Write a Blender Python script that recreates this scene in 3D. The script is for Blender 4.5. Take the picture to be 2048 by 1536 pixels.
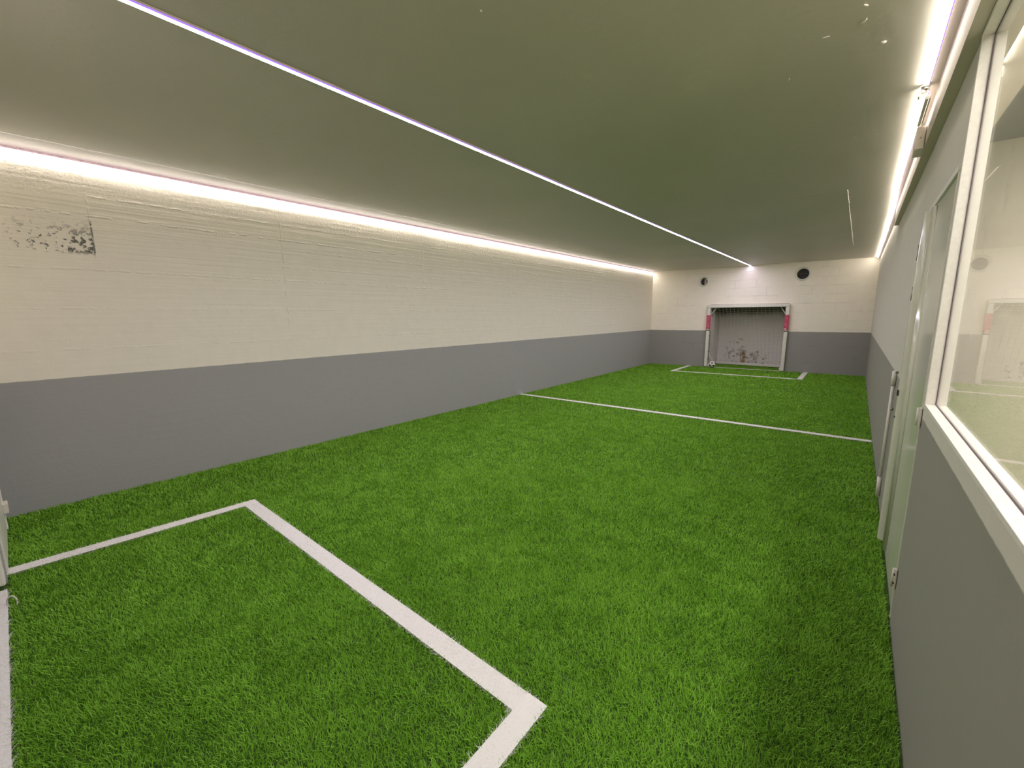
import bpy, bmesh, math, random
import numpy as np
from mathutils import Vector, Matrix
random.seed(7); rng = np.random.default_rng(11)
for o in list(bpy.data.objects): bpy.data.objects.remove(o)
SC = bpy.context.scene; COL = SC.collection
S = 1.12          # plan units -> metres (every builder below works in plan units, turf surface at z = 0)

# ------------------------------------------------------------------ camera, world, exposure
def rad(a): return math.radians(a)
YAW, PIT, ROL, FPX = rad(39.601), rad(9.3725), rad(-0.4635), 833.44
F = Vector((-math.sin(YAW)*math.cos(PIT), math.cos(YAW)*math.cos(PIT), -math.sin(PIT)))
R0 = Vector((math.cos(YAW), math.sin(YAW), 0)); U0 = R0.cross(F)
R = R0*math.cos(ROL)+U0*math.sin(ROL); U = -R0*math.sin(ROL)+U0*math.cos(ROL)
cam = bpy.data.cameras.new('camera'); co = bpy.data.objects.new('camera', cam); COL.objects.link(co)
m = Matrix((R, U, -F)).transposed().to_4x4(); m.translation = Vector((0, 0, 1.28*S)); co.matrix_world = m
cam.sensor_width = 36; cam.lens = FPX*36/2048; cam.clip_start = 0.02; cam.clip_end = 100
SC.camera = co
w = bpy.data.worlds.new('world'); SC.world = w; w.use_nodes = True
w.node_tree.nodes['Background'].inputs[0].default_value = (0.01, 0.01, 0.012, 1)
w.node_tree.nodes['Background'].inputs[1].default_value = 0.3
SC.view_settings.view_transform = 'Standard'; SC.view_settings.look = 'None'
SC.view_settings.exposure = 0.25; SC.view_settings.gamma = 1.0; SC.view_settings.use_curve_mapping = False
STRIP_SIDE = (1.0, 0.92, 0.84); STRIP_MID = (0.92, 0.86, 1.0)
POWER_LEFT, POWER_SIDE, POWER_MID, POWER_NEXT = 66.0, 42.0, 142.0, 20.0

# ------------------------------------------------------------------ plan dimensions
XL, XR, XRF = -4.215, 0.223, 0.195      # left wall, right wall, right wall beyond the door
YN, H, DADO, ZF = -0.15, 2.35, 0.875, -0.022
def fy(x): return 10.842 + (x+4.21)/4.4*0.285     # far wall, slightly out of square
XN = 2.6; YNX = 4.2                     # neighbouring room behind the window

# ------------------------------------------------------------------ helpers
def srgb(r, g, b, a=1):
    f = lambda c: (c/255/12.92) if c/255 <= .04045 else ((c/255+.055)/1.055)**2.4
    return (f(r), f(g), f(b), a)

class G:
    """small node graph writer"""
    def __init__(s, name):
        s.m = bpy.data.materials.new(name); s.m.use_nodes = True; s.t = s.m.node_tree
        for n in list(s.t.nodes): s.t.nodes.remove(n)
        s.out = s.t.nodes.new('ShaderNodeOutputMaterial')
    def n(s, ty, **kw):
        x = s.t.nodes.new(ty)
        for k, v in kw.items(): setattr(x, k, v)
        return x
    def put(s, sock, v):
        if isinstance(v, bpy.types.NodeSocket): s.t.links.new(v, sock)
        else: sock.default_value = v
    def math(s, op, a, b=0, c=0, clamp=False):
        x = s.n('ShaderNodeMath', operation=op, use_clamp=clamp)
        s.put(x.inputs[0], a); s.put(x.inputs[1], b)
        if op in ('MULTIPLY_ADD', 'COMPARE', 'SMOOTH_MIN'): s.put(x.inputs[2], c)
        return x.outputs[0]
    def ss(s, v, lo, hi, a=0, b=1):
        x = s.n('ShaderNodeMapRange', interpolation_type='SMOOTHSTEP')
        for i, q in enumerate((v, lo, hi, a, b)): s.put(x.inputs[i], q)
        return x.outputs[0]
    def pos(s):                                  # plan coordinates of the shaded point
        g = s.n('ShaderNodeNewGeometry'); v = s.n('ShaderNodeVectorMath', operation='SCALE')
        s.put(v.inputs[0], g.outputs['Position']); v.inputs['Scale'].default_value = 1/S
        x = s.n('ShaderNodeSeparateXYZ'); s.put(x.inputs[0], v.outputs[0])
        return v.outputs[0], x.outputs[0], x.outputs[1], x.outputs[2]
    def vec(s, x, y, z):
        c = s.n('ShaderNodeCombineXYZ')
        for i, q in enumerate((x, y, z)): s.put(c.inputs[i], q)
        return c.outputs[0]
    def scale(s, v, k):
        x = s.n('ShaderNodeVectorMath', operation='MULTIPLY'); s.put(x.inputs[0], v); s.put(x.inputs[1], k)
        return x.outputs[0]
    def noise(s, v, sc, det=3, rough=.5):
        x = s.n('ShaderNodeTexNoise'); s.put(x.inputs['Vector'], v)
        x.inputs['Scale'].default_value = sc; x.inputs['Detail'].default_value = det; x.inputs['Roughness'].default_value = rough
        return x.outputs[0]
    def mix(s, f, a, b, blend='MIX'):
        x = s.n('ShaderNodeMix', data_type='RGBA', blend_type=blend)
        s.put(x.inputs['Factor'], f); s.put(x.inputs[6], a); s.put(x.inputs[7], b)
        return x.outputs[2]
    def bump(s, h, dist, strength=1.0):
        x = s.n('ShaderNodeBump'); s.put(x.inputs['Height'], h); x.inputs['Distance'].default_value = dist
        x.inputs['Strength'].default_value = strength
        return x.outputs[0]
    def bsdf(s, color, rough=.6, normal=None, metal=0, spec=.5, **kw):
        x = s.n('ShaderNodeBsdfPrincipled')
        s.put(x.inputs['Base Color'], color); s.put(x.inputs['Roughness'], rough); s.put(x.inputs['Metallic'], metal)
        s.put(x.inputs['Specular IOR Level'], spec)
        if normal is not None: s.put(x.inputs['Normal'], normal)
        for k, v in kw.items(): s.put(x.inputs[k], v)
        s.t.links.new(x.outputs[0], s.out.inputs[0]); return x

def simple(name, col, rough=.5, metal=0, spec=.5, nscale=30, namt=.05, bump=0.0):
    g = G(name); v, x, y, z = g.pos(); n = g.noise(v, nscale, 4)
    c = g.mix(g.ss(n, .35, .7), tuple(c*(1-namt) for c in col[:3])+(1,), col)
    g.bsdf(c, rough, g.bump(n, bump) if bump else None, metal, spec); return g.m

def place(o, parent):
    if parent is not None:
        o.parent = parent
        off = Vector(parent.location)
        q = parent.parent
        while q is not None: off += Vector(q.location); q = q.parent
        if o.data is not None: o.data.transform(Matrix.Translation(-off))
def thicken(bm, vec):
    old = list(bm.faces); vm = {v: bm.verts.new(v.co+Vector(vec)) for v in list(bm.verts)}
    be = [e for e in bm.edges if len(e.link_faces) == 1]
    for f in old: bm.faces.new([vm[v] for v in f.verts][::-1])
    for e in be:
        a, b = e.verts; bm.faces.new((a, b, vm[b], vm[a]))
    bmesh.ops.recalc_face_normals(bm, faces=bm.faces)
def obj(name, bm, mat, parent=None, smooth=False, bevel=0, solid=None, kind=None):
    """bm holds plan coordinates; becomes one mesh object in metres"""
    if solid: thicken(bm, solid)
    bmesh.ops.scale(bm, vec=(S, S, S), verts=bm.verts)
    me = bpy.data.meshes.new(name); bm.to_mesh(me); bm.free()
    o = bpy.data.objects.new(name, me); COL.objects.link(o)
    for q in (mat if isinstance(mat, (list, tuple)) else [mat]): me.materials.append(q)
    if parent is None:
        co_ = np.array([v.co[:] for v in me.vertices]); c = Vector(((co_[:, 0].min()+co_[:, 0].max())/2, (co_[:, 1].min()+co_[:, 1].max())/2, co_[:, 2].min()))
        me.transform(Matrix.Translation(-c)); o.location = c
    else: place(o, parent)
    if smooth:
        for p in me.polygons: p.use_smooth = True
    if bevel: md = o.modifiers.new('bevel', 'BEVEL'); md.width = bevel*S; md.segments = 3; md.limit_method = 'ANGLE'
    if kind: o['kind'] = kind
    return o
def thing(name, loc, label, cat, group=None, kind=None):
    o = bpy.data.objects.new(name, None); COL.objects.link(o); o.location = Vector(loc)*S; o.empty_display_size = .1
    if label: o['label'] = label; o['category'] = cat
    if group: o['group'] = group
    if kind: o['kind'] = kind
    return o
def tag(o, label, cat, group=None, kind=None):
    o['label'] = label; o['category'] = cat
    if group: o['group'] = group
    if kind: o['kind'] = kind
    return o
def box(bm, x0, x1, y0, y1, z0, z1, shear=False):
    vs = []
    for z in (z0, z1):
        for (x, y) in ((x0, y0), (x1, y0), (x1, y1), (x0, y1)):
            vs.append(bm.verts.new((x, y+(fy(x)-fy(-2.02) if shear else 0), z)))
    for f in ((3, 2, 1, 0), (4, 5, 6, 7), (0, 1, 5, 4), (1, 2, 6, 5), (2, 3, 7, 6), (3, 0, 4, 7)): bm.faces.new([vs[i] for i in f])
    return bm
def B(*a, **k): return box(bmesh.new(), *a, **k)
def tube(bm, pts, r, n=8, cap=True):
    pts = [Vector(p) for p in pts]; rings = []
    for i, p in enumerate(pts):
        t = (pts[min(i+1, len(pts)-1)]-pts[max(i-1, 0)]).normalized()
        a = t.cross(Vector((0, 0, 1)) if abs(t.z) < .9 else Vector((1, 0, 0))).normalized(); b = t.cross(a)
        rr = r[i] if isinstance(r, (list, tuple)) else r
        rings.append([bm.verts.new(p+(a*math.cos(2*math.pi*k/n)+b*math.sin(2*math.pi*k/n))*rr) for k in range(n)])
    for i in range(len(rings)-1):
        for k in range(n): bm.faces.new((rings[i][k], rings[i][(k+1) % n], rings[i+1][(k+1) % n], rings[i+1][k]))
    if cap and n > 2: bm.faces.new(rings[0][::-1]); bm.faces.new(rings[-1])
    return bm
def wall_sheet(u0, u1, v0, v1, to3, holes=(), circles=(), du=None):
    """planar wall in (u,v) with rectangular and round holes"""
    us = {u0, u1}; vs = {v0, v1}; cells = []
    for a, b, c, d in holes: us |= {a, b}; vs |= {c, d}
    for cx, cy, r, q in circles: us |= {cx-q, cx+q}; vs |= {cy-q, cy+q}; cells.append((cx-q, cx+q, cy-q, cy+q))
    us = sorted(u for u in us if u0 <= u <= u1); vs = sorted(v for v in vs if v0 <= v <= v1)
    bm = bmesh.new(); cache = {}; done = []
    def V(u, v):
        k = (round(u, 5), round(v, 5))
        if k not in cache: cache[k] = bm.verts.new(to3(u, v))
        return cache[k]
    for i in range(len(us)-1):
        for j in range(len(vs)-1):
            a, b, c, d = us[i], us[i+1], vs[j], vs[j+1]; mu, mv = (a+b)/2, (c+d)/2
            if any(h[0] < mu < h[1] and h[2] < mv < h[3] for h in holes): continue
            ci = [q for q in circles if abs(mu-q[0]) < q[3] and abs(mv-q[1]) < q[3]]
            if ci:
                cx, cy, r, q = ci[0]; N = 32; inn = []; out = []
                if ci[0] in done: continue
                done.append(ci[0])
                for k in range(N):
                    t = 2*math.pi*k/N+math.pi/4; cc, s_ = math.cos(t), math.sin(t); e = q/max(abs(cc), abs(s_))
                    inn.append(V(cx+r*cc, cy+r*s_)); out.append(V(cx+e*cc, cy+e*s_))
                for k in range(N): bm.faces.new((inn[k], out[k], out[(k+1) % N], inn[(k+1) % N]))
            else: bm.faces.new((V(a, c), V(b, c), V(b, d), V(a, d)))
    return bm

# ------------------------------------------------------------------ materials
WHITE = srgb(248, 239, 224); GREY = srgb(168, 166, 165)
def wall_paint(name, style, white=WHITE, grey=GREY, dado=DADO, rough=.62):
    g = G(name); v, x, y, z = g.pos()
    fine = g.noise(v, 60, 4, .6); med = g.noise(v, 9, 4, .55)
    if dado is not None:
        wob = g.math('MULTIPLY', g.math('SUBTRACT', g.noise(v, 25, 2), .5), .006)
        up = g.ss(g.math('ADD', z, wob), dado-.003, dado+.003)
        base = g.mix(up, grey, white)
    else: base = g.mix(0.0, white, white)
    base = g.mix(g.math('MULTIPLY', g.ss(med, .35, .75), .05), base, srgb(170, 160, 140))
    h = g.math('ADD', g.math('MULTIPLY', fine, .10), g.math('MULTIPLY', med, .35))
    if style == 'board':                           # board-marked concrete under paint
        st = g.noise(g.scale(v, (1, .5, 22)), 1.6, 5, .55)
        st2 = g.noise(g.scale(v, (1, 1.2, 60)), 1.4, 3, .6)
        upz = g.ss(z, .9, 2.1, .25, 1.0)
        h = g.math('ADD', h, g.math('MULTIPLY', g.math('ADD', g.math('MULTIPLY', st, 1.25), g.math('MULTIPLY', st2, .3)), upz))
        def ridge(coord, at, wid, amp, gate, ns):
            d = g.math('ABSOLUTE', g.math('SUBTRACT', g.math('ADD', coord, g.math('MULTIPLY', g.math('SUBTRACT', g.noise(v, 6, 3), .5), .02)), at))
            r_ = g.math('MULTIPLY', g.ss(d, 0, wid, 1, 0), amp)
            r_ = g.math('MULTIPLY', r_, g.ss(g.noise(v, ns, 3, .6), .42, .60))
            return g.math('MULTIPLY', r_, gate)
        one = 1.0
        for zz, a, y0, y1 in ((1.985, 1.5, -1, 3.3), (1.90, .9, 1.75, 3.4), (1.62, .7, -1, 11), (1.35, .4, -1, 11), (1.745, .6, 1.7, 5), (2.12, .8, .5, 11), (1.07, .4, -1, 11), (1.86, .7, 3.4, 7), (1.95, .6, 5, 11)):
            gate = g.math('MULTIPLY', g.ss(y, y0-.02, y0+.02), g.ss(y, y1-.02, y1+.02, 1, 0))
            h = g.math('ADD', h, ridge(z, zz, .010, a, gate, 13))
        for yy, z0, a in ((.485, 1.72, 1.1), (1.755, 1.2, 1.0), (3.40, 1.55, .7), (5.1, 1.5, .6), (6.8, 1.4, .6), (8.6, 1.3, .6)):
            h = g.math('ADD', h, ridge(y, yy, .010, a, g.ss(z, z0-.03, z0), 18))
        # crumbly plaster close to the ceiling
        crumb = g.noise(v, 42, 4, .7)
        h = g.math('ADD', h, g.math('MULTIPLY', g.math('MULTIPLY', g.ss(crumb, .5, .62), 1.0), g.ss(z, 2.05, 2.28)))
        # black mould speckle left of the first form joint
        reg = g.math('MULTIPLY', g.ss(y, .02, .2), g.ss(y, .478, .492, 1, 0))
        reg = g.math('MULTIPLY', reg, g.math('MULTIPLY', g.ss(z, 1.71, 1.745), g.ss(z, 1.80, 1.97, 1, 0)))
        edge = g.ss(y, .28, .49, 0, .09)
        th = g.math('SUBTRACT', .565, edge)
        sp = g.noise(g.scale(v, (1, 1, 1.3)), 34, 4, .62)
        mask = g.math('MULTIPLY', g.ss(g.math('SUBTRACT', sp, th), 0, .05), reg)
        ln = g.math('MULTIPLY', g.ss(g.math('ABSOLUTE', g.math('SUBTRACT', y, .485)), 0, .008, 1, 0), g.math('MULTIPLY', g.ss(z, 1.72, 1.74), g.ss(z, 1.93, 1.97, 1, 0)))
        ln = g.math('MULTIPLY', ln, g.ss(g.noise(v, 55, 2), .4, .5))
        mask = g.math('MAXIMUM', mask, ln)
        base = g.mix(g.math('MULTIPLY', mask, .85), base, srgb(58, 56, 52))
        h = g.math('SUBTRACT', h, g.math('MULTIPLY', mask, .5))
    if style == 'block':                           # painted concrete blocks
        br = g.n('ShaderNodeTexBrick'); g.put(br.inputs['Vector'], g.vec(x, z, 0)); br.inputs['Scale'].default_value = 1
        br.inputs['Brick Width'].default_value = .42; br.inputs['Row Height'].default_value = .185; br.inputs['Mortar Size'].default_value = .006; br.inputs['Mortar Smooth'].default_value = .6
        pm = g.math('MULTIPLY', br.outputs['Fac'], g.ss(g.noise(v, 3.2, 3), .42, .62))
        h = g.math('SUBTRACT', h, g.math('MULTIPLY', pm, .8))
        base = g.mix(g.math('MULTIPLY', pm, .05), base, srgb(120, 112, 95))
    if style == 'niche':                           # scuffed back of the goal recess, darker towards the top
        def blob(cx, cz, rx, rz, sc, lo, hi):
            dx = g.math('DIVIDE', g.math('SUBTRACT', x, cx), rx); dz = g.math('DIVIDE', g.math('SUBTRACT', z, cz), rz)
            d = g.math('ADD', g.math('MULTIPLY', dx, dx), g.math('MULTIPLY', dz, dz))
            return g.math('MULTIPLY', g.ss(d, .3, 1.1, 1, 0), g.ss(g.noise(v, sc, 4, .6), lo, hi))
        dark = g.math('MAXIMUM', blob(-2.25, .16, .42, .26, 11, .5, .58), blob(-2.40, .42, .28, .34, 12, .56, .62))
        dark = g.math('MAXIMUM', dark, blob(-1.85, .14, .22, .3, 14, .54, .6))
        br_ = blob(-2.20, .17, .075, .24, 8, .3, .4)
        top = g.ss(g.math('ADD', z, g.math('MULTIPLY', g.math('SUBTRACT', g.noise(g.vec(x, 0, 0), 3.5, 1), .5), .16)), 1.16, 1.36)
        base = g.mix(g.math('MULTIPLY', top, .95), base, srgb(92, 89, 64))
        base = g.mix(g.math('MULTIPLY', dark, .75), base, srgb(92, 84, 58))
        base = g.mix(g.math('MULTIPLY', br_, .85), base, srgb(140, 104, 48))
    g.bsdf(base, rough, g.bump(h, .0045), spec=.3); return g.m
M = {}
M['board'] = wall_paint('white paint over grey dado on board concrete', 'board')
M['block'] = wall_paint('painted blockwork', 'block', grey=srgb(151, 149, 145))
M['smooth'] = wall_paint('smooth painted partition', 'plain', grey=srgb(150, 147, 137), white=srgb(214, 209, 196))
M['plain'] = wall_paint('plain white paint', 'plain', dado=None)
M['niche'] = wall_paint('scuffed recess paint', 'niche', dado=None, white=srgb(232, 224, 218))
M['soffit'] = wall_paint('soffit paint', 'plain', dado=None, white=srgb(214, 203, 190))
def ceil_mat():
    g = G('ceiling paint'); v, x, y, z = g.pos()
    n = g.noise(v, 5, 5, .6); n2 = g.noise(v, 45, 3, .6); big = g.noise(v, .7, 2)
    c = g.mix(g.ss(big, .35, .65), srgb(198, 193, 178), srgb(204, 198, 184))
    nib = g.ss(g.noise(v, 26, 2, .4), .76, .80)
    h = g.math('ADD', g.math('MULTIPLY', n, 1.4), g.math('ADD', g.math('MULTIPLY', n2, .15), g.math('MULTIPLY', nib, .5)))
    # formwork step close to the left wall and a joint across
    wob = g.math('MULTIPLY', g.math('SUBTRACT', g.noise(v, 1.5, 3), .5), .05)
    st = g.ss(g.math('ADD', x, wob), -3.945, -3.925)
    h = g.math('ADD', h, g.math('MULTIPLY', st, g.ss(y, 4.5, 7, 2.2, .3)))
    st2 = g.ss(g.math('ADD', y, g.math('MULTIPLY', wob, .3)), 4.93, 4.95)
    h = g.math('ADD', h, g.math('MULTIPLY', st2, g.ss(x, -1.3, -.3, 0, .8)))
    g.bsdf(c, .45, g.bump(h, .004), spec=.35); return g.m
M['ceil'] = ceil_mat()
M['pvc'] = simple('white pvc', srgb(228, 224, 212), .35, bump=.0006)
M['gloss'] = simple('glossy white door paint', srgb(216, 214, 196), .16, spec=.6, nscale=4, namt=.02)
M['frame'] = simple('white window frame', srgb(238, 232, 224), .4, nscale=60, namt=.06, bump=.001)
M['gasket'] = simple('dark glazing gasket', srgb(92, 78, 84), .7)
M['plastic'] = simple('white plastic', srgb(222, 214, 200), .4)
M['metal'] = simple('dull metal', srgb(150, 145, 132), .35, metal=.8)
M['dark'] = simple('dark metal', srgb(46, 42, 38), .5)
M['ball_w'] = simple('ball white panels', srgb(228, 224, 214), .35)
M['ball_b'] = simple('ball black panels', srgb(52, 50, 48), .4)
M['net'] = simple('white net cord', srgb(222, 216, 210), .7)
M['duct'] = simple('grey duct metal', srgb(70, 62, 54), .5)
def pad_mat():
    g = G('pink printed sleeve'); v, x, y, z = g.pos()
    n = g.noise(g.scale(v, (1.6, 1.6, .9)), 24, 3, .6); n2 = g.noise(g.vec(x, z, y), 15, 2)
    c = g.mix(g.ss(n, .50, .56), srgb(186, 58, 92), srgb(206, 96, 122))
    c = g.mix(g.math('MULTIPLY', g.ss(n2, .62, .66), .8), c, srgb(230, 205, 210))
    g.bsdf(c, .5); return g.m
M['pad'] = pad_mat()
def emit(name, col, st):
    g = G(name); e = g.n('ShaderNodeEmission'); e.inputs[0].default_value = (*col, 1); e.inputs[1].default_value = st
    g.t.links.new(e.outputs[0], g.out.inputs[0]); return g.m
M['led_side'] = emit('led side', STRIP_SIDE, POWER_SIDE); M['led_left'] = emit('led left', STRIP_SIDE, POWER_LEFT); M['led_weak'] = emit('led weak side', STRIP_SIDE, 18.0); M['led_faint'] = emit('led faint side', STRIP_SIDE, 7.0); M['led_warm'] = emit('led right lip', (1, .8, .86), 3.0); M['led_tail'] = emit('led middle, dim last module', (.84, .74, 1.0), 30.0); M['led_mid'] = emit('led middle', STRIP_MID, POWER_MID)  # tail of the middle strip weakened to limit the glow on the far wall
M['led_next'] = emit('led neighbour room', (1, .95, .88), POWER_NEXT)
M['led_edge'] = emit('violet led edge', (.42, .22, .95), 1.0); M['led_edge_soft'] = emit('pink led edge', (.95, .66, .90), 2.2)  # violet and pink lips imitate the colour fringe and glow beside the strips
def glass_mat():
    g = G('window glass'); geo = g.n('ShaderNodeNewGeometry')
    ior = g.math('ADD', 1.36, g.math('MULTIPLY', geo.outputs['Backfacing'], 1/1.36-1.36))
    fr = g.n('ShaderNodeFresnel'); g.put(fr.inputs[0], ior)
    t = g.n('ShaderNodeBsdfTransparent'); t.inputs[0].default_value = (.97, .985, .975, 1)
    gl = g.n('ShaderNodeBsdfGlossy'); gl.inputs['Roughness'].default_value = 0.0; gl.inputs[0].default_value = (1, 1, 1, 1)
    mx = g.n('ShaderNodeMixShader'); g.put(mx.inputs[0], fr.outputs[0]); g.put(mx.inputs[1], t.outputs[0]); g.put(mx.inputs[2], gl.outputs[0])
    # pale diffuse haze over the whole pane, denser in smudges
    v, x, y, z = g.pos(); sm = g.ss(g.noise(g.scale(v, (1, 2.2, 1)), 5, 5, .7), .55, .72, .07, .16)
    df = g.n('ShaderNodeBsdfDiffuse'); df.inputs[0].default_value = srgb(215, 210, 198)
    m2 = g.n('ShaderNodeMixShader'); g.put(m2.inputs[0], sm); g.put(m2.inputs[1], mx.outputs[0]); g.put(m2.inputs[2], df.outputs[0])
    g.t.links.new(m2.outputs[0], g.out.inputs[0]); return g.m
M['glass'] = glass_mat()
def turf_mat(name, ca, cb, cc, rough, white=False):
    g = G(name); v, x, y, z = g.pos()
    at = g.n('ShaderNodeAttribute', attribute_name='tint'); t = at.outputs['Fac']
    c = g.mix(t, ca, cb)
    mot = g.noise(v, 7, 4, .65)
    c = g.mix(g.ss(mot, .30, .72, 0, .45 if not white else .12), c, cc)
    bs = g.n('ShaderNodeBsdfPrincipled'); g.put(bs.inputs['Base Color'], c); bs.inputs['Roughness'].default_value = rough
    bs.inputs['Specular IOR Level'].default_value = .25
    tr = g.n('ShaderNodeBsdfTranslucent'); g.put(tr.inputs[0], c)
    mx = g.n('ShaderNodeMixShader'); mx.inputs[0].default_value = .25
    g.put(mx.inputs[1], bs.outputs[0]); g.put(mx.inputs[2], tr.outputs[0]); g.t.links.new(mx.outputs[0], g.out.inputs[0])
    return g.m
M['turf'] = turf_mat('artificial turf fibres', srgb(116, 170, 42), srgb(166, 218, 80), srgb(112, 166, 34), .55)
M['turf_white'] = turf_mat('white turf fibres', srgb(248, 244, 240), srgb(253, 251, 249), srgb(244, 240, 236), .6, True)
M['backing'] = simple('turf backing and infill', srgb(64, 98, 30), .9, nscale=90, namt=.35)

# ------------------------------------------------------------------ the setting
st = 'structure'
FNX = 3.0
obj('floor', B(XL-.1, XR+.05, YN-1.15, 12.0, ZF-.08, ZF), M['backing'], kind=st)
obj('floor_adjacent', B(XR+.05, FNX, -1.5, YNX+.1, ZF-.08, ZF), simple('pale floor', srgb(226, 222, 206), .4), kind=st)
obj('ceiling', B(XL-.1, XR+.05, YN-.1, 11.3, H, H+.1), M['ceil'], kind=st)
obj('ceiling_adjacent', B(XR+.05, FNX, -1.5, YNX+.1, H, H+.1), simple('grey ceiling paint', srgb(72, 80, 82), .6), kind=st)
obj('wall_left', wall_sheet(YN-.1, 11.0, ZF, H, lambda u, v: (XL, u, v)), M['board'], solid=(-.12, 0, 0), kind=st)
# far wall with goal recess and two vent holes
NX0, NX1, NZ, NY = -2.80, -1.222, 1.492, 11.86
obj('wall_far', wall_sheet(XL, .30, ZF, H, lambda u, v: (u, fy(u), v), holes=[(NX0, NX1, ZF, NZ)],
    circles=[(-2.998, 2.043, .088, .13), (-1.035, 2.105, .112, .15)]), M['block'], solid=(0, .12, 0), kind=st)
bm = bmesh.new()
for q in ((NX0, NX0-.08, fy(NX0)+.12, NY, ZF, NZ), (NX1, NX1+.08, fy(NX1)+.12, NY, ZF, NZ), (NX0-.08, NX1+.08, fy(NX0)+.12, NY, NZ, NZ+.08), (NX0-.08, NX1+.08, NY, NY+.08, ZF, NZ+.08)):
    box(bm, min(q[0], q[1]), max(q[0], q[1]), *q[2:])
bmesh.ops.recalc_face_normals(bm, faces=bm.faces)
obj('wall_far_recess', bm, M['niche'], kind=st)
# near wall with its own goal recess
MX0, MX1 = -3.16, -1.0
obj('wall_near', wall_sheet(XL, XR, ZF, H, lambda u, v: (u, YN, v), holes=[(MX0, MX1, ZF, 1.5)]), M['board'], solid=(0, -.12, 0), kind=st)
bm = bmesh.new()
for q in ((MX0-.08, MX0, -1.05, YN-.12, ZF, 1.5), (MX1, MX1+.08, -1.05, YN-.12, ZF, 1.5), (MX0-.08, MX1+.08, -1.05, YN-.12, 1.5, 1.58), (MX0-.08, MX1+.08, -1.13, -1.05, ZF, 1.58)): box(bm, *q)
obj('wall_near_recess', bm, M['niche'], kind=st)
# right wall: partition with window, door opening; beyond the door it is thicker
WY0, WY1, WZ0, WZ1 = .12, 2.16, .93, 2.172
DY0, DY1, DZ = 2.235, 3.20, 1.775
YEND = 6.1
bmr = wall_sheet(YN, 4.2, ZF, H, lambda u, v: (XR, u, v), holes=[(WY0, WY1, WZ0, WZ1), (DY0, DY1, ZF, DZ)])
obj('wall_right', bmr, M['smooth'], solid=(.05, 0, 0), kind=st)
bmr = wall_sheet(4.2, 11.25, ZF, H, lambda u, v: (XR-(XR-XRF)*max(0, min(1, (u-6.0)/4.8)), u, v))
obj('wall_right_beyond_door', bmr, M['smooth'], solid=(.12, 0, 0), kind=st)
# soffit band under the ceiling along the right wall
obj('trim_1', B(XR-.042, XR+.001, YN, YEND, 2.174, H), M['soffit'], kind=st)
# neighbouring room
obj('wall_adjacent_far', B(XR+.05, FNX, YNX, YNX+.1, ZF, H), M['plain'], kind=st)
obj('wall_adjacent_side', B(FNX, FNX+.1, -1.5, YNX+.1, ZF, H), M['plain'], kind=st)
obj('wall_adjacent_near', B(XR+.05, FNX, -1.6, -1.5, ZF, H), M['plain'], kind=st)
obj('trim_2', B(XR+.051, .43, -1.5, YNX, 2.21, H), M['plain'], kind=st)

# ------------------------------------------------------------------ window
win = thing('window_1', (XR+.025, (WY0+WY1)/2, WZ0), None, None, kind=st)
fr = bmesh.new(); X0, X1 = XR-.006, XR+.05; t_ = .012
for (a, b, c, d) in ((WY0, WY1, WZ0, WZ0+t_), (WY0, WY1, WZ1-t_, WZ1), (WY0, WY0+t_, WZ0+t_, WZ1-t_), (WY1-t_, WY1, WZ0+t_, WZ1-t_)): box(fr, X0, X1, a, b, c, d)
obj('window_frame', fr, M['frame'], win, bevel=.0015)
gk = bmesh.new(); gx = XR+.024
for (a, b, c, d) in ((WY0+t_, WY1-t_, WZ0+t_, WZ0+t_+.003), (WY0+t_, WY1-t_, WZ1-t_-.003, WZ1-t_), (WY0+t_, WY0+t_+.003, WZ0+t_, WZ1-t_), (WY1-t_-.003, WY1-t_, WZ0+t_, WZ1-t_)): box(gk, gx-.0025, gx+.0025, a, b, c, d)
obj('gasket', gk, M['gasket'], win)
obj('glass_pane', B(gx-.0015, gx+.0015, WY0+t_, WY1-t_, WZ0+t_, WZ1-t_), M['glass'], win)

# ------------------------------------------------------------------ door
door = thing('door_1', (XR+.02, (DY0+DY1)/2, 0), None, None, kind=st)
obj('door_leaf', B(XR+.003, XR+.04, DY0+.004, DY1-.004, 0.0, DZ-.004), M['gloss'], door, bevel=.001)
fb = bmesh.new()
box(fb, XR-.004, XR+.05, DY0-.0, DY0+.004, 0, DZ); box(fb, XR-.006, XR+.05, DY1-.004, DY1+.035, 0, DZ); box(fb, XR-.006, XR+.05, DY0, DY1+.035, DZ-.004, DZ+.02)
obj('door_frame', fb, M['pvc'], door, bevel=.001)
def half_round(y, r, z0, z1, xc=XR+.003, squash=1.0):
    b = bmesh.new(); n = 14; lo, hi = [], []
    for k in range(n+1):
        a = math.pi*k/n; xx = xc-math.sin(a)*r*squash; yy = y+math.cos(a)*r
        lo.append(b.verts.new((xx, yy, z0))); hi.append(b.verts.new((xx, yy, z1)))
    for k in range(n): b.faces.new((lo[k], lo[k+1], hi[k+1], hi[k]))
    b.faces.new(lo); b.faces.new(hi[::-1]); b.faces.new((lo[0], hi[0], hi[n], lo[n]))
    bmesh.ops.recalc_face_normals(b, faces=b.faces); return b
gd = obj('edge_guard', half_round(2.97, .034, .035, DZ-.01), M['gloss'], door, smooth=False, bevel=.001)
for p in gd.data.polygons: p.use_smooth = len(p.vertices) == 4
gd2 = obj('edge_guard', half_round(2.86, .05, .035, DZ-.01, squash=.32), M['gloss'], door)
for p in gd2.data.polygons: p.use_smooth = len(p.vertices) == 4
obj('lock_slot', B(XR-.034, XR-.028, 2.955, 2.98, .845, .875), M['dark'], door)
obj('keyhole', tube(bmesh.new(), [(XR-.033, 2.965, .73), (XR-.028, 2.965, .73)], .006, 10), M['dark'], door)
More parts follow.
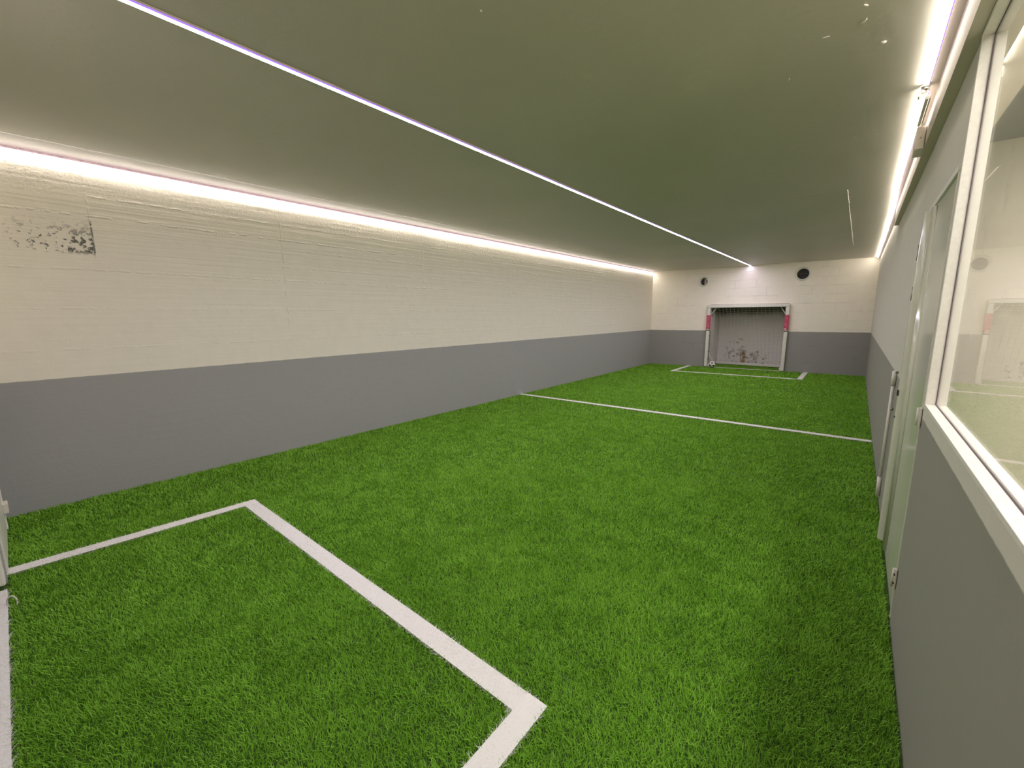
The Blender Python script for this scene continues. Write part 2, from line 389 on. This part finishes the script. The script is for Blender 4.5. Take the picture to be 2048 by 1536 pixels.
def hinge(y, z, hh, mt, scr=True, xoff=0):
    h_ = obj('hinge', B(XR-.009-xoff, XR-.002, y-.012, y+.012, z-hh/2, z+hh/2), mt, door, bevel=.002)
    obj('hinge_pin', tube(bmesh.new(), [(XR-.012-xoff, y+.004, z-hh/2+.002), (XR-.012-xoff, y+.004, z+hh/2-.002)], .005, 10), mt, h_, smooth=True)
    if scr:
        for k in (-1, 1): obj('screw', tube(bmesh.new(), [(XR-.013, y-.008, z+k*hh*.22), (XR-.008, y-.008, z+k*hh*.22)], .0045, 8), M['dark'], h_)
hinge(2.232, .875, .075, M['pvc'], False); hinge(2.222, .19, .085, M['plastic']); 
hinge(3.24, 1.60, .09, M['metal'], False); hinge(3.24, 1.38, .08, M['metal'], False)

rod = thing('wall_rod', (XR, 3.68, .03), 'thin white vertical rod on the right wall just beyond the white door', 'rod')
obj('rod', tube(bmesh.new(), [(XR-.013, 3.68, .04), (XR-.013, 3.68, .885)], .009, 12), M['pvc'], rod, smooth=True)
for z0, z1 in ((.035, .17), (.80, .90)): obj('coupling', tube(bmesh.new(), [(XR-.013, 3.68, z0), (XR-.013, 3.68, z1)], .0125, 12), M['pvc'], rod, smooth=True)
for z in (.90, .66): obj('screw', tube(bmesh.new(), [(XR, 3.60, z), (XR-.014, 3.60, z)], .009, 10), M['metal'], rod, smooth=True)

# ------------------------------------------------------------------ LED strips
def strip(y0, y1, x, z, sec, lit, edge, label, jog=None, gap=.35, tail=None, group='led light strips along the room'):
    """sec: cross-section points (dx, dz); lit: {side: emitter}; edge: {side: material} glowing plastic lip, other sides white plastic"""
    t = thing('led_strip', (x, (y0+y1)/2, z), label, 'light', group)
    pts = [y0]
    while pts[-1] < y1-.5: pts.append(pts[-1]+gap)
    pts.append(y1); off = [0]+[rng.normal()*.0010 for _ in pts[1:-1]]+[0]; n = len(sec)
    def ring(b, k):
        return [b.verts.new((x+(jog(yy) if jog else 0)+o_+sec[k][0], yy, z+sec[k][1])) for yy, o_ in zip(pts, off)]
    def part(name, sides, m_):
        b = bmesh.new()
        for k in sides:
            p, q = ring(b, k), ring(b, (k+1) % n)
            for i in range(len(pts)-1): b.faces.new((p[i], q[i], q[i+1], p[i+1]))
        return b, m_
    b, _ = part('d', lit, None); k_ = len(pts)-1; mats = []
    b.faces.ensure_lookup_table()
    for i, f in enumerate(b.faces):
        mm = list(lit.values())[i//k_]
        if tail and i % k_ >= k_-2: mm = tail
        if mm not in mats: mats.append(mm)
        f.material_index = mats.index(mm)
    obj('diffuser', b, mats, t)
    b, _ = part('e', list(edge), None); mats = []; b.faces.ensure_lookup_table()
    for i, f in enumerate(b.faces):
        mm = list(edge.values())[i//k_]
        if mm not in mats: mats.append(mm)
        f.material_index = mats.index(mm)
    obj('strip_edge', b, mats, t)
    rest = [k for k in range(n) if k not in lit and k not in edge]
    b, _ = part('h', rest, None)
    for e in (0, -1):
        vs = [b.verts.new((x+(jog(pts[e]) if jog else 0)+c[0], pts[e]+(.0005 if e else -.0005), z+c[1])) for c in sec]; b.faces.new(vs)
    obj('strip_base', b, M['plastic'], t); return t
# left: flat tape on the wall, shining into the room
strip(YN+.01, 10.83, XL, 2.322, [(.001, -.014), (.012, -.014), (.0155, -.010), (.0155, .002), (.010, .012), (.001, .012)], {0: M['led_left'], 1: M['led_weak'], 2: M['led_faint']}, {3: M['led_edge_soft'], 4: M['led_edge_soft']}, 'glowing white light strip along the top of the left wall')
strip(YN+.01, fy(-2.02)-.02, -2.02, H, [(-.013, -.001), (-.012, -.012), (.009, -.012), (.0185, -.009), (.0185, -.001)], {1: M['led_mid']}, {2: M['led_edge']}, 'glowing violet-white light strip running down the middle of the ceiling', tail=M['led_tail'])  # last stretch emits less, to hold down the glow on the far wall
CS = [(-.010, -.001), (-.010, -.013), (.008, -.015), (.0115, -.013), (.0115, -.001)]
strip(YN+.01, 2.93, .134, H, CS, {0: M['led_side'], 1: M['led_weak']}, {2: M['led_edge'], 3: M['led_warm']}, 'glowing light strip at the ceiling above the window, ending at a small bracket')
strip(2.99, 11.06, .140, H, CS, {0: M['led_side'], 1: M['led_weak']}, {2: M['led_edge'], 3: M['led_warm']}, 'glowing light strip in the right ceiling corner, from the bracket to the far wall',
      jog=lambda y: .022*max(0, min(1, (y-5.0)/.9))-.010*max(0, min(1, (y-8)/3.)))
t = strip(-1.0, 3.4, .80, H, [(-.14, -.001), (-.14, -.02), (.14, -.02), (.14, -.001)], {0: M['led_next'], 1: M['led_next']}, {2: M['led_edge_soft']}, 'wide light strip on the ceiling of the neighbouring room behind the window')  # unseen panel added to brighten this room, widened to soften its shadow edge
del t['group']
br = thing('strip_bracket', (.128, 2.955, 2.30), 'small metal end bracket between two light strips above the door', 'bracket')
bb = B(.112, .116, 2.935, 2.975, 2.295, 2.342); box(bb, .112, .142, 2.958, 2.962, 2.295, 2.342); box(bb, .112, .142, 2.935, 2.975, 2.338, 2.342)
obj('bracket_plate', bb, M['plastic'], br); obj('screw', tube(bmesh.new(), [(.129, 2.953, 2.322), (.129, 2.959, 2.322)], .007, 10), M['metal'], br)
obj('clip_tab', B(.130, .150, 2.938, 2.957, 2.328, 2.335), M['metal'], br)
cb = thing('cable_trunking', (.155, 3.15, 2.3), 'short white cable duct from the bracket to the junction box', 'duct')
obj('duct', B(.139, .151, 2.97, 3.36, 2.288, 2.300), M['plastic'], cb, bevel=.001); obj('duct_cover', B(.153, .159, 2.97, 3.36, 2.290, 2.299), M['plastic'], cb)
jb = thing('junction_box', (.163, 3.43, 2.165), 'white junction box on the soffit below the right light strip', 'electrical box')
obj('box_body', B(.141, .180, 3.36, 3.51, 2.165, 2.287), M['plastic'], jb, bevel=.003)
obj('box_lid', B(.144, .177, 3.352, 3.36, 2.169, 2.283), M['plastic'], jb, bevel=.002); obj('screw', tube(bmesh.new(), [(.161, 3.35, 2.226), (.161, 3.353, 2.226)], .004, 8), M['metal'], jb)

# ------------------------------------------------------------------ ceiling marks
cr = bmesh.new(); rr = random.Random(3)
for (ya, yb, xx, rd) in ((4.9, 5.5, -.198, .0045), (5.56, 8.0, -.200, .004), (8.0, 8.95, -.200, .0025)):
    n_ = 14; tube(cr, [(xx+rr.uniform(-.0015, .0015), ya+(yb-ya)*k/n_, H-.001) for k in range(n_+1)], [rd*rr.uniform(.75, 1.2) for _ in range(n_+1)], 6)
tag(obj('ceiling_batten', cr, M['plastic']), 'thin pale ridge on the grey ceiling near its far right corner', 'ridge')
marks = [(1726, 43, -.099, 2.186, .028, .0055, -.75, 'long paint drip on the ceiling between the short drip and the round blob'),
         (1767, 84, -.036, 2.395, .018, .010, .3, 'round paint blob on the ceiling closest to the right light strip'),
         (1577, 160, -.365, 2.474, .024, .006, 2.0, 'small paint drip on the ceiling, farthest from the camera'),
         (1732, 10, -.092, 2.084, .020, .005, .9, 'short paint drip on the ceiling, topmost of the marks left of the right light strip'),
         (1652, 74, -.211, 2.207, .024, .004, .2, 'faint paint drip on the ceiling left of the long drip and the round blob'),
         (962, 22, -1.146, 1.229, .010, .006, 1.3, 'tiny paint drip on the ceiling between middle and right strips')]
for (_, _, x, y, L_, r_, a, lab) in marks:
    b = bmesh.new(); n_ = 6
    tube(b, [(x+math.cos(a)*L_*(k/n_-.5), y+math.sin(a)*L_*(k/n_-.5), H-.002) for k in range(n_+1)], [r_*(.4+.6*math.sin(math.pi*(k+.5)/(n_+1)))*rr.uniform(.5, .75) for k in range(n_+1)], 8)
    tag(obj('paint_drip', b, M['plastic'], smooth=True), lab, 'paint drip', 'paint drips on the ceiling')

# ------------------------------------------------------------------ vents in the far wall
for (x, z, r, lab, hor) in ((-2.998, 2.043, .086, 'small round white vent pipe high on the far wall, left of the goal', False), (-1.035, 2.105, .110, 'larger round white vent pipe high on the far wall, right of the goal', True)):
    t = thing('vent_pipe', (x, fy(x), z-r), lab, 'vent', 'round vents in the far wall'); b = bmesh.new(); y = fy(x); N = 36
    prof = [(r, .11), (r, -.012), (r+.018, -.016), (r+.034, -.010), (r+.036, .0005)]
    rings = [[b.verts.new((x+q*math.cos(2*math.pi*k/N), y+d+(fy(x+q*math.cos(2*math.pi*k/N))-y), z+q*math.sin(2*math.pi*k/N))) for k in range(N)] for q, d in prof]
    for i in range(len(rings)-1):
        for k in range(N): b.faces.new((rings[i][k], rings[i][(k+1) % N], rings[i+1][(k+1) % N], rings[i+1][k]))
    obj('pipe_sleeve', b, M['pvc'], t, smooth=True)
    obj('duct_back', tube(bmesh.new(), [(x, y+.10, z), (x, y+.108, z)], r*.995, N), M['dark'], t)
    if hor: obj('damper_blade', B(x-r*.9, x+r*.9, y+.05, y+.075, z-.010, z+.014), M['duct'], t)
    else: obj('damper_blade', B(x+.005, x+.05, y+.05, y+.07, z-r*.8, z+r*.8), M['metal'], t)

# ------------------------------------------------------------------ the far goal
gl = thing('football_goal', (-2.02, fy(-2.02)-.04, 0), 'white goal with netting and pink sleeves set in the far wall recess', 'goal')
PX0, PX1, PH, PW = -2.82, -1.238, 1.485, .034
yf = lambda x: fy(x)-.045
def post(x):
    b = bmesh.new(); y = yf(x)
    return box(b, x-PW, x+PW, y-.036, y+.036, 0, PH-.07)
for x, sgn in ((PX0, 1), (PX1, -1)):
    p_ = obj('post', post(x), M['pvc'], gl, bevel=.012)
    y = yf(x)
    s_ = obj('post_sleeve', B(x-PW-.005, x+PW+.005, y-.041, y+.041, .905, 1.245), M['pad'], p_, bevel=.012)
    obj('sleeve_band', B(x-PW-.006, x+PW+.006, y-.042, y+.042, .875, .897), M['dark'], p_, bevel=.012)
    for z in (.18, .36, .55, .74): obj('net_clip', B(x+sgn*PW-.006, x+sgn*PW+.010, y-.012, y+.016, z, z+.02), M['dark'], p_)
    obj('corner_brace', tube(bmesh.new(), [(x+sgn*.03, y+.03, PH-.24), (x+sgn*.15, y+.09, PH-.06)], .009, 8), M['pvc'], gl, smooth=True)
b = bmesh.new(); vs = []
for z in (PH-.07, PH):
    for x, dy in ((PX0-PW, -.036), (PX1+PW, -.036), (PX1+PW, .036), (PX0-PW, .036)): vs.append(b.verts.new((x, yf(x)+dy, z)))
for f in ((3, 2, 1, 0), (4, 5, 6, 7), (0, 1, 5, 4), (1, 2, 6, 5), (2, 3, 7, 6), (3, 0, 4, 7)): b.faces.new([vs[i] for i in f])
obj('crossbar', b, M['pvc'], gl, bevel=.010)
YB = 11.66
bs = bmesh.new(); box(bs, PX0+.06, PX1-.06, YB, YB+.05, 0, .062)
obj('base_bar', bs, M['pvc'], gl, bevel=.008)
for x, s_ in ((PX0+.045, 1), (PX1-.045, -1)): obj('side_bar', B(x-.022, x+.022, yf(x)+.05, YB+.05, 0, .06), M['pvc'], gl, bevel=.008)
# netting: back sheet hangs from the crossbar to the base bar, two side sheets
nb = bmesh.new(); cord = .0034
def P(u, v):      # u across, v from crossbar (0) down to base bar (1)
    x = PX0+.05+(PX1-PX0-.10)*u
    sag = .05*math.sin(math.pi*v)*math.sin(math.pi*u)+.03*math.sin(9*u)*math.sin(math.pi*min(v*2, 1))*.5
    y = yf(x)+.05+(YB-yf(x)-.05)*(v**.55)
    z = (PH-.04)*(1-v**1.6)+.03-sag
    return (x+.012*math.sin(7*v+3*u), y, z)
NU, NV = 18, 20
for i in range(NU+1): tube(nb, [P(i/NU, k/30) for k in range(31)], cord, 3, False)
for j in range(NV+1): tube(nb, [P(k/36, j/NV) for k in range(37)], cord, 3, False)
for x in (PX0+.05, PX1-.05):
    def Q(a, v):
        u = 0 if x < -2 else 1; p = Vector(P(u, v)); y0 = yf(x)+.04
        return (p.x+.015*math.sin(a*6), y0+(p.y-y0)*a, p.z)
    for j in range(NV+1): tube(nb, [Q(k/8, j/NV) for k in range(9)], cord, 3, False)
    for i in range(1, 8): tube(nb, [Q(i/8, k/24) for k in range(25)], cord, 3, False)
obj('net', nb, M['net'], gl)
# loose rope end in the left corner of the goal
rope = bmesh.new(); tube(rope, [(PX0+.05, yf(PX0)+.02, .32), (PX0+.09, yf(PX0)+.03, .24), (PX0+.14, yf(PX0)+.02, .16), (PX0+.17, yf(PX0)+.02, .08)], .006, 6)
obj('net_rope', rope, M['net'], gl, smooth=True)

# ------------------------------------------------------------------ ball
def ball(c, r):
    b = bmesh.new(); bmesh.ops.create_icosphere(b, subdivisions=5, radius=1)
    ph = (1+5**.5)/2; iv = []
    for a in (-1, 1):
        for d in (-ph, ph): iv += [Vector((0, a, d)).normalized(), Vector((a, d, 0)).normalized(), Vector((d, 0, a)).normalized()]
    hx = []
    for i in range(12):
        for j in range(i+1, 12):
            for k in range(j+1, 12):
                if iv[i].dot(iv[j]) > .4 and iv[j].dot(iv[k]) > .4 and iv[i].dot(iv[k]) > .4: hx.append((iv[i]+iv[j]+iv[k]).normalized())
    rot = Matrix.Rotation(.7, 3, 'X') @ Matrix.Rotation(.5, 3, 'Z')
    for f in b.faces:
        d = rot @ f.calc_center_median().normalized()
        a = min(2.327/max(d.dot(q), 1e-3) for q in iv); e = min(2.267/max(d.dot(q), 1e-3) for q in hx)
        f.material_index = 1 if a < e else 0
    for v in b.verts:
        d = rot @ v.co.normalized(); al = sorted([2.327/max(d.dot(q), 1e-3) for q in iv]+[2.267/max(d.dot(q), 1e-3) for q in hx])
        v.co *= r*(1-.012*max(0, 1-(al[1]-al[0])/.03)); 
    bmesh.ops.translate(b, vec=c, verts=b.verts); return b
tag(obj('football', ball((-2.655, 10.82, .070), .075), [M['ball_w'], M['ball_b']], smooth=True), 'white football with dark patches lying at the left post of the far goal', 'ball')

# ------------------------------------------------------------------ things on the near wall at the left edge
pn = thing('wall_panel', (-3.55, YN, 0), 'pale board with a metal catch fixed low on the near wall, left edge of the photo', 'panel')
obj('board', B(-3.94, -3.24, YN-.001, YN+.006, .0, 1.3), M['pvc'], pn, bevel=.001)
obj('edge_strip', B(-3.965, -3.94, YN-.001, YN+.011, .0, 1.3), M['frame'], pn)
obj('catch', B(-3.985, -3.90, YN+.006, YN+.028, .11, .17), M['plastic'], pn, bevel=.003)
ng = thing('football_goal', (-2.05, YN-.03, 0), 'near goal whose white post foot shows at the left edge of the photo', 'goal')
for x in (MX0+.045, MX1-.045):
    p_ = obj('post', B(x-.035, x+.035, YN-.040, YN-.002, 0, 1.43), M['pvc'], ng, bevel=.010)
rb = bmesh.new(); cx, cy, cz = -2.86, YN+.014, .006
tube(rb, [(cx+.008*math.cos(t*math.pi/10), cy+.015*math.cos(t*math.pi/10), cz+.030*math.sin(t*math.pi/10)) for t in range(0, 21)], .003, 6)
obj('net_ring', rb, M['net'], ng, smooth=True)
obj('crossbar', B(MX0+.01, MX1-.01, YN-.040, YN-.002, 1.43, 1.49), M['pvc'], ng, bevel=.010)

# ------------------------------------------------------------------ turf
def in_poly(px, py, poly):
    ins = np.ones(px.shape, bool); n = len(poly)
    ar = sum(poly[i][0]*poly[(i+1) % n][1]-poly[(i+1) % n][0]*poly[i][1] for i in range(n))
    sg = 1 if ar > 0 else -1
    for i in range(n):
        x0, y0 = poly[i]; x1, y1 = poly[(i+1) % n]
        ins &= sg*((x1-x0)*(py-y0)-(y1-y0)*(px-x0)) >= 0
    return ins
L_near = [[(-3.31, -.15), (-3.225, -.15), (-3.14, .985), (-3.22, .985)], [(-3.22, .987), (-3.22, .905), (-.70, .905), (-.70, .989)], [(-.757, -.15), (-.672, -.15), (-.676, .989), (-.757, .989)]]
L_half = [[(-4.21, 5.355), (.21, 5.478), (.21, 5.398), (-4.21, 5.275)]]
L_far = [[(-3.245, 9.61), (-.758, 9.785), (-.758, 9.875), (-3.245, 9.70)], [(-3.245, 9.61), (-3.160, 9.61), (-3.160, 10.905), (-3.245, 10.90)], [(-.845, 9.785), (-.758, 9.785), (-.758, 11.06), (-.845, 11.055)]]
L_gfar = [[(-2.78, 10.865), (-1.27, 10.96), (-1.27, 11.03), (-2.78, 10.935)]]
L_gnear = [[(-3.05, -.30), (-1.05, -.30), (-1.05, -.150), (-3.05, -.150)]]
ALL = L_near+L_half+L_far+L_gfar+L_gnear
def smooth_noise(x, y, seed, cell):
    r_ = np.random.default_rng(seed); g = r_.normal(size=(96, 96)); u = (x+8)/cell; v = (y+8)/cell
    i = np.floor(u).astype(int); j = np.floor(v).astype(int); fu = u-i; fv = v-j; fu = fu*fu*(3-2*fu); fv = fv*fv*(3-2*fv)
    q = lambda a, b: g[(i+a) % 96, (j+b) % 96]
    return (q(0, 0)*(1-fu)+q(1, 0)*fu)*(1-fv)+(q(0, 1)*(1-fu)+q(1, 1)*fu)*fv
def scatter(poly_bbox, test, dens_scale=1.0):
    x0, x1, y0, y1 = poly_bbox; out = []
    bands = ((0, 2.4, 52000, 1.0), (2.4, 3.6, 30000, 1.35), (3.6, 5.5, 15000, 1.9), (5.5, 8, 8000, 2.6), (8, 14, 4500, 3.4))
    for a, b, dn, k in bands:
        n = int((x1-x0)*(y1-y0)*dn*dens_scale)
        CH = 2000000
        while n > 0:
            c_ = min(n, CH); n -= c_
            px = rng.uniform(x0, x1, c_); py = rng.uniform(y0, y1, c_); d = np.hypot(px, py+.1)+rng.normal(0, .12, c_)
            m_ = (d >= a) & (d < b)
            # out of view to the lower right / behind the camera: sparse
            px, py = px[m_], py[m_]; t_ = test(px, py); px, py = px[t_], py[t_]
            out.append(np.stack([px, py, np.full(px.shape, k)], 1))
    return np.concatenate(out)
def blades(name, P_, mat, hgt=.021, lean=.75, rough=1.0):
    n = len(P_); x, y, k = P_[:, 0], P_[:, 1], P_[:, 2]
    z0 = np.full(n, ZF+.001)
    nx = smooth_noise(x, y, 1, .055)+.8*smooth_noise(x, y, 2, .17)+.6*0*x; ny = smooth_noise(x, y, 3, .055)+.8*smooth_noise(x, y, 4, .17)+.6*0*x
    kk = rough/k**.5
    ang = np.arctan2(ny*.45*kk-.1, nx*.45*kk)+rng.normal(0, 1.7, n)
    hh = hgt*rng.uniform(.75, 1.12, n)*(1+.06*kk*smooth_noise(x, y, 5, .08)); ln = hh*lean*rng.uniform(.3, 1.5, n)
    wdt = .00105*k*rng.uniform(.8, 1.2, n)
    dx, dy = np.cos(ang), np.sin(ang); fa = ang+math.pi/2+rng.normal(0, .6, n); wx, wy = np.cos(fa)*wdt, np.sin(fa)*wdt
    V = np.zeros((n, 5, 3))
    V[:, 0] = np.stack([x-wx, y-wy, z0], 1); V[:, 1] = np.stack([x+wx, y+wy, z0], 1)
    mx, my = x+dx*ln*.3, y+dy*ln*.3
    V[:, 2] = np.stack([mx+wx, my+wy, z0+hh*.62], 1); V[:, 3] = np.stack([mx-wx, my-wy, z0+hh*.62], 1)
    V[:, 4] = np.stack([x+dx*ln, y+dy*ln, z0+hh*.98], 1)
    V = V.reshape(-1, 3)*S
    base = (np.arange(n)*5)[:, None]
    quad = (base+np.array([[0, 1, 2, 3]])); tri = base+np.array([[3, 2, 4]])
    loops = np.concatenate([quad, tri], 1).ravel()
    starts = np.stack([np.arange(n)*7, np.arange(n)*7+4], 1).ravel(); tot = np.tile([4, 3], n)
    me = bpy.data.meshes.new(name); me.vertices.add(n*5); me.vertices.foreach_set('co', V.ravel().astype(np.float32))
    me.loops.add(n*7); me.loops.foreach_set('vertex_index', loops.astype(np.int32))
    me.polygons.add(n*2); me.polygons.foreach_set('loop_start', starts.astype(np.int32)); me.polygons.foreach_set('loop_total', tot.astype(np.int32))
    at = me.attributes.new('tint', 'FLOAT', 'POINT')
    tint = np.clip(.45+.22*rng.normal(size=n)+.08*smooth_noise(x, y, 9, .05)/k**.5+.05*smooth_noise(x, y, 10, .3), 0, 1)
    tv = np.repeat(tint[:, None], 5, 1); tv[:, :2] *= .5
    at.data.foreach_set('value', tv.ravel().astype(np.float32))
    me.update(calc_edges=True); me.materials.append(mat)
    o = bpy.data.objects.new(name, me); COL.objects.link(o); return o
def green(px, py):
    m_ = (px > XL+.008) & (px < XR-.008-(XR-XRF)*np.clip((py-6.0)/4.8, 0, 1)) & (py > YN+.006)
    inn = (px > NX0) & (px < NX1) & (py < NY-.01)
    m_ &= (py < fy(px)-.008) | inn
    m_ &= ~((py > 3.118) & (py < 3.124) & (py > 0))      # seam between two rolls
    for q in ALL: m_ &= ~in_poly(px, py, q)
    return m_
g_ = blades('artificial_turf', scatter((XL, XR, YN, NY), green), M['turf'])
tag(g_, 'green artificial turf covering the whole pitch', 'turf', kind='stuff')
def line(polys, label, group='white pitch lines'):
    xs = [p[0] for q in polys for p in q]; ys = [p[1] for q in polys for p in q]
    def t_(px, py):
        m_ = np.zeros(px.shape, bool)
        for q in polys: m_ |= in_poly(px, py, q)
        return m_
    pts = []
    for q in polys:
        qx = [p[0] for p in q]; qy = [p[1] for p in q]
        def tq(px, py, q=q, idx=polys.index(q)):
            m_ = in_poly(px, py, q)
            for e in polys[:idx]: m_ &= ~in_poly(px, py, e)
            return m_
        pts.append(scatter((min(qx), max(qx), min(qy), max(qy)), tq, 1.5))
    o = blades('pitch_line', np.concatenate(pts), M['turf_white'], .020, .95, rough=.25)
    # woven white backing in the same mesh
    bm = bmesh.new(); bm.from_mesh(o.data)
    for q in polys:
        vs = [bm.verts.new((p[0]*S, p[1]*S, (ZF+.0165+.0008*polys.index(q))*S)) for p in q]; f = bm.faces.new(vs)
        f.normal_update()
        if f.normal.z < 0: f.normal_flip()
    bm.to_mesh(o.data); bm.free()
    c = Vector(((min(xs)+max(xs))/2, (min(ys)+max(ys))/2, ZF))*S
    o.data.transform(Matrix.Translation(-c)); o.location = c
    return tag(o, label, 'line marking', group)
line(L_near, 'wide white goal area outline in the turf nearest the camera')
line(L_half, 'straight white halfway line crossing the turf from wall to wall')
line(L_far, 'white goal area outline in the turf in front of the far goal')
line(L_gfar, 'short white goal line between the posts of the far goal')
line(L_gnear, 'broad white goal line of the near goal at the bottom left edge')
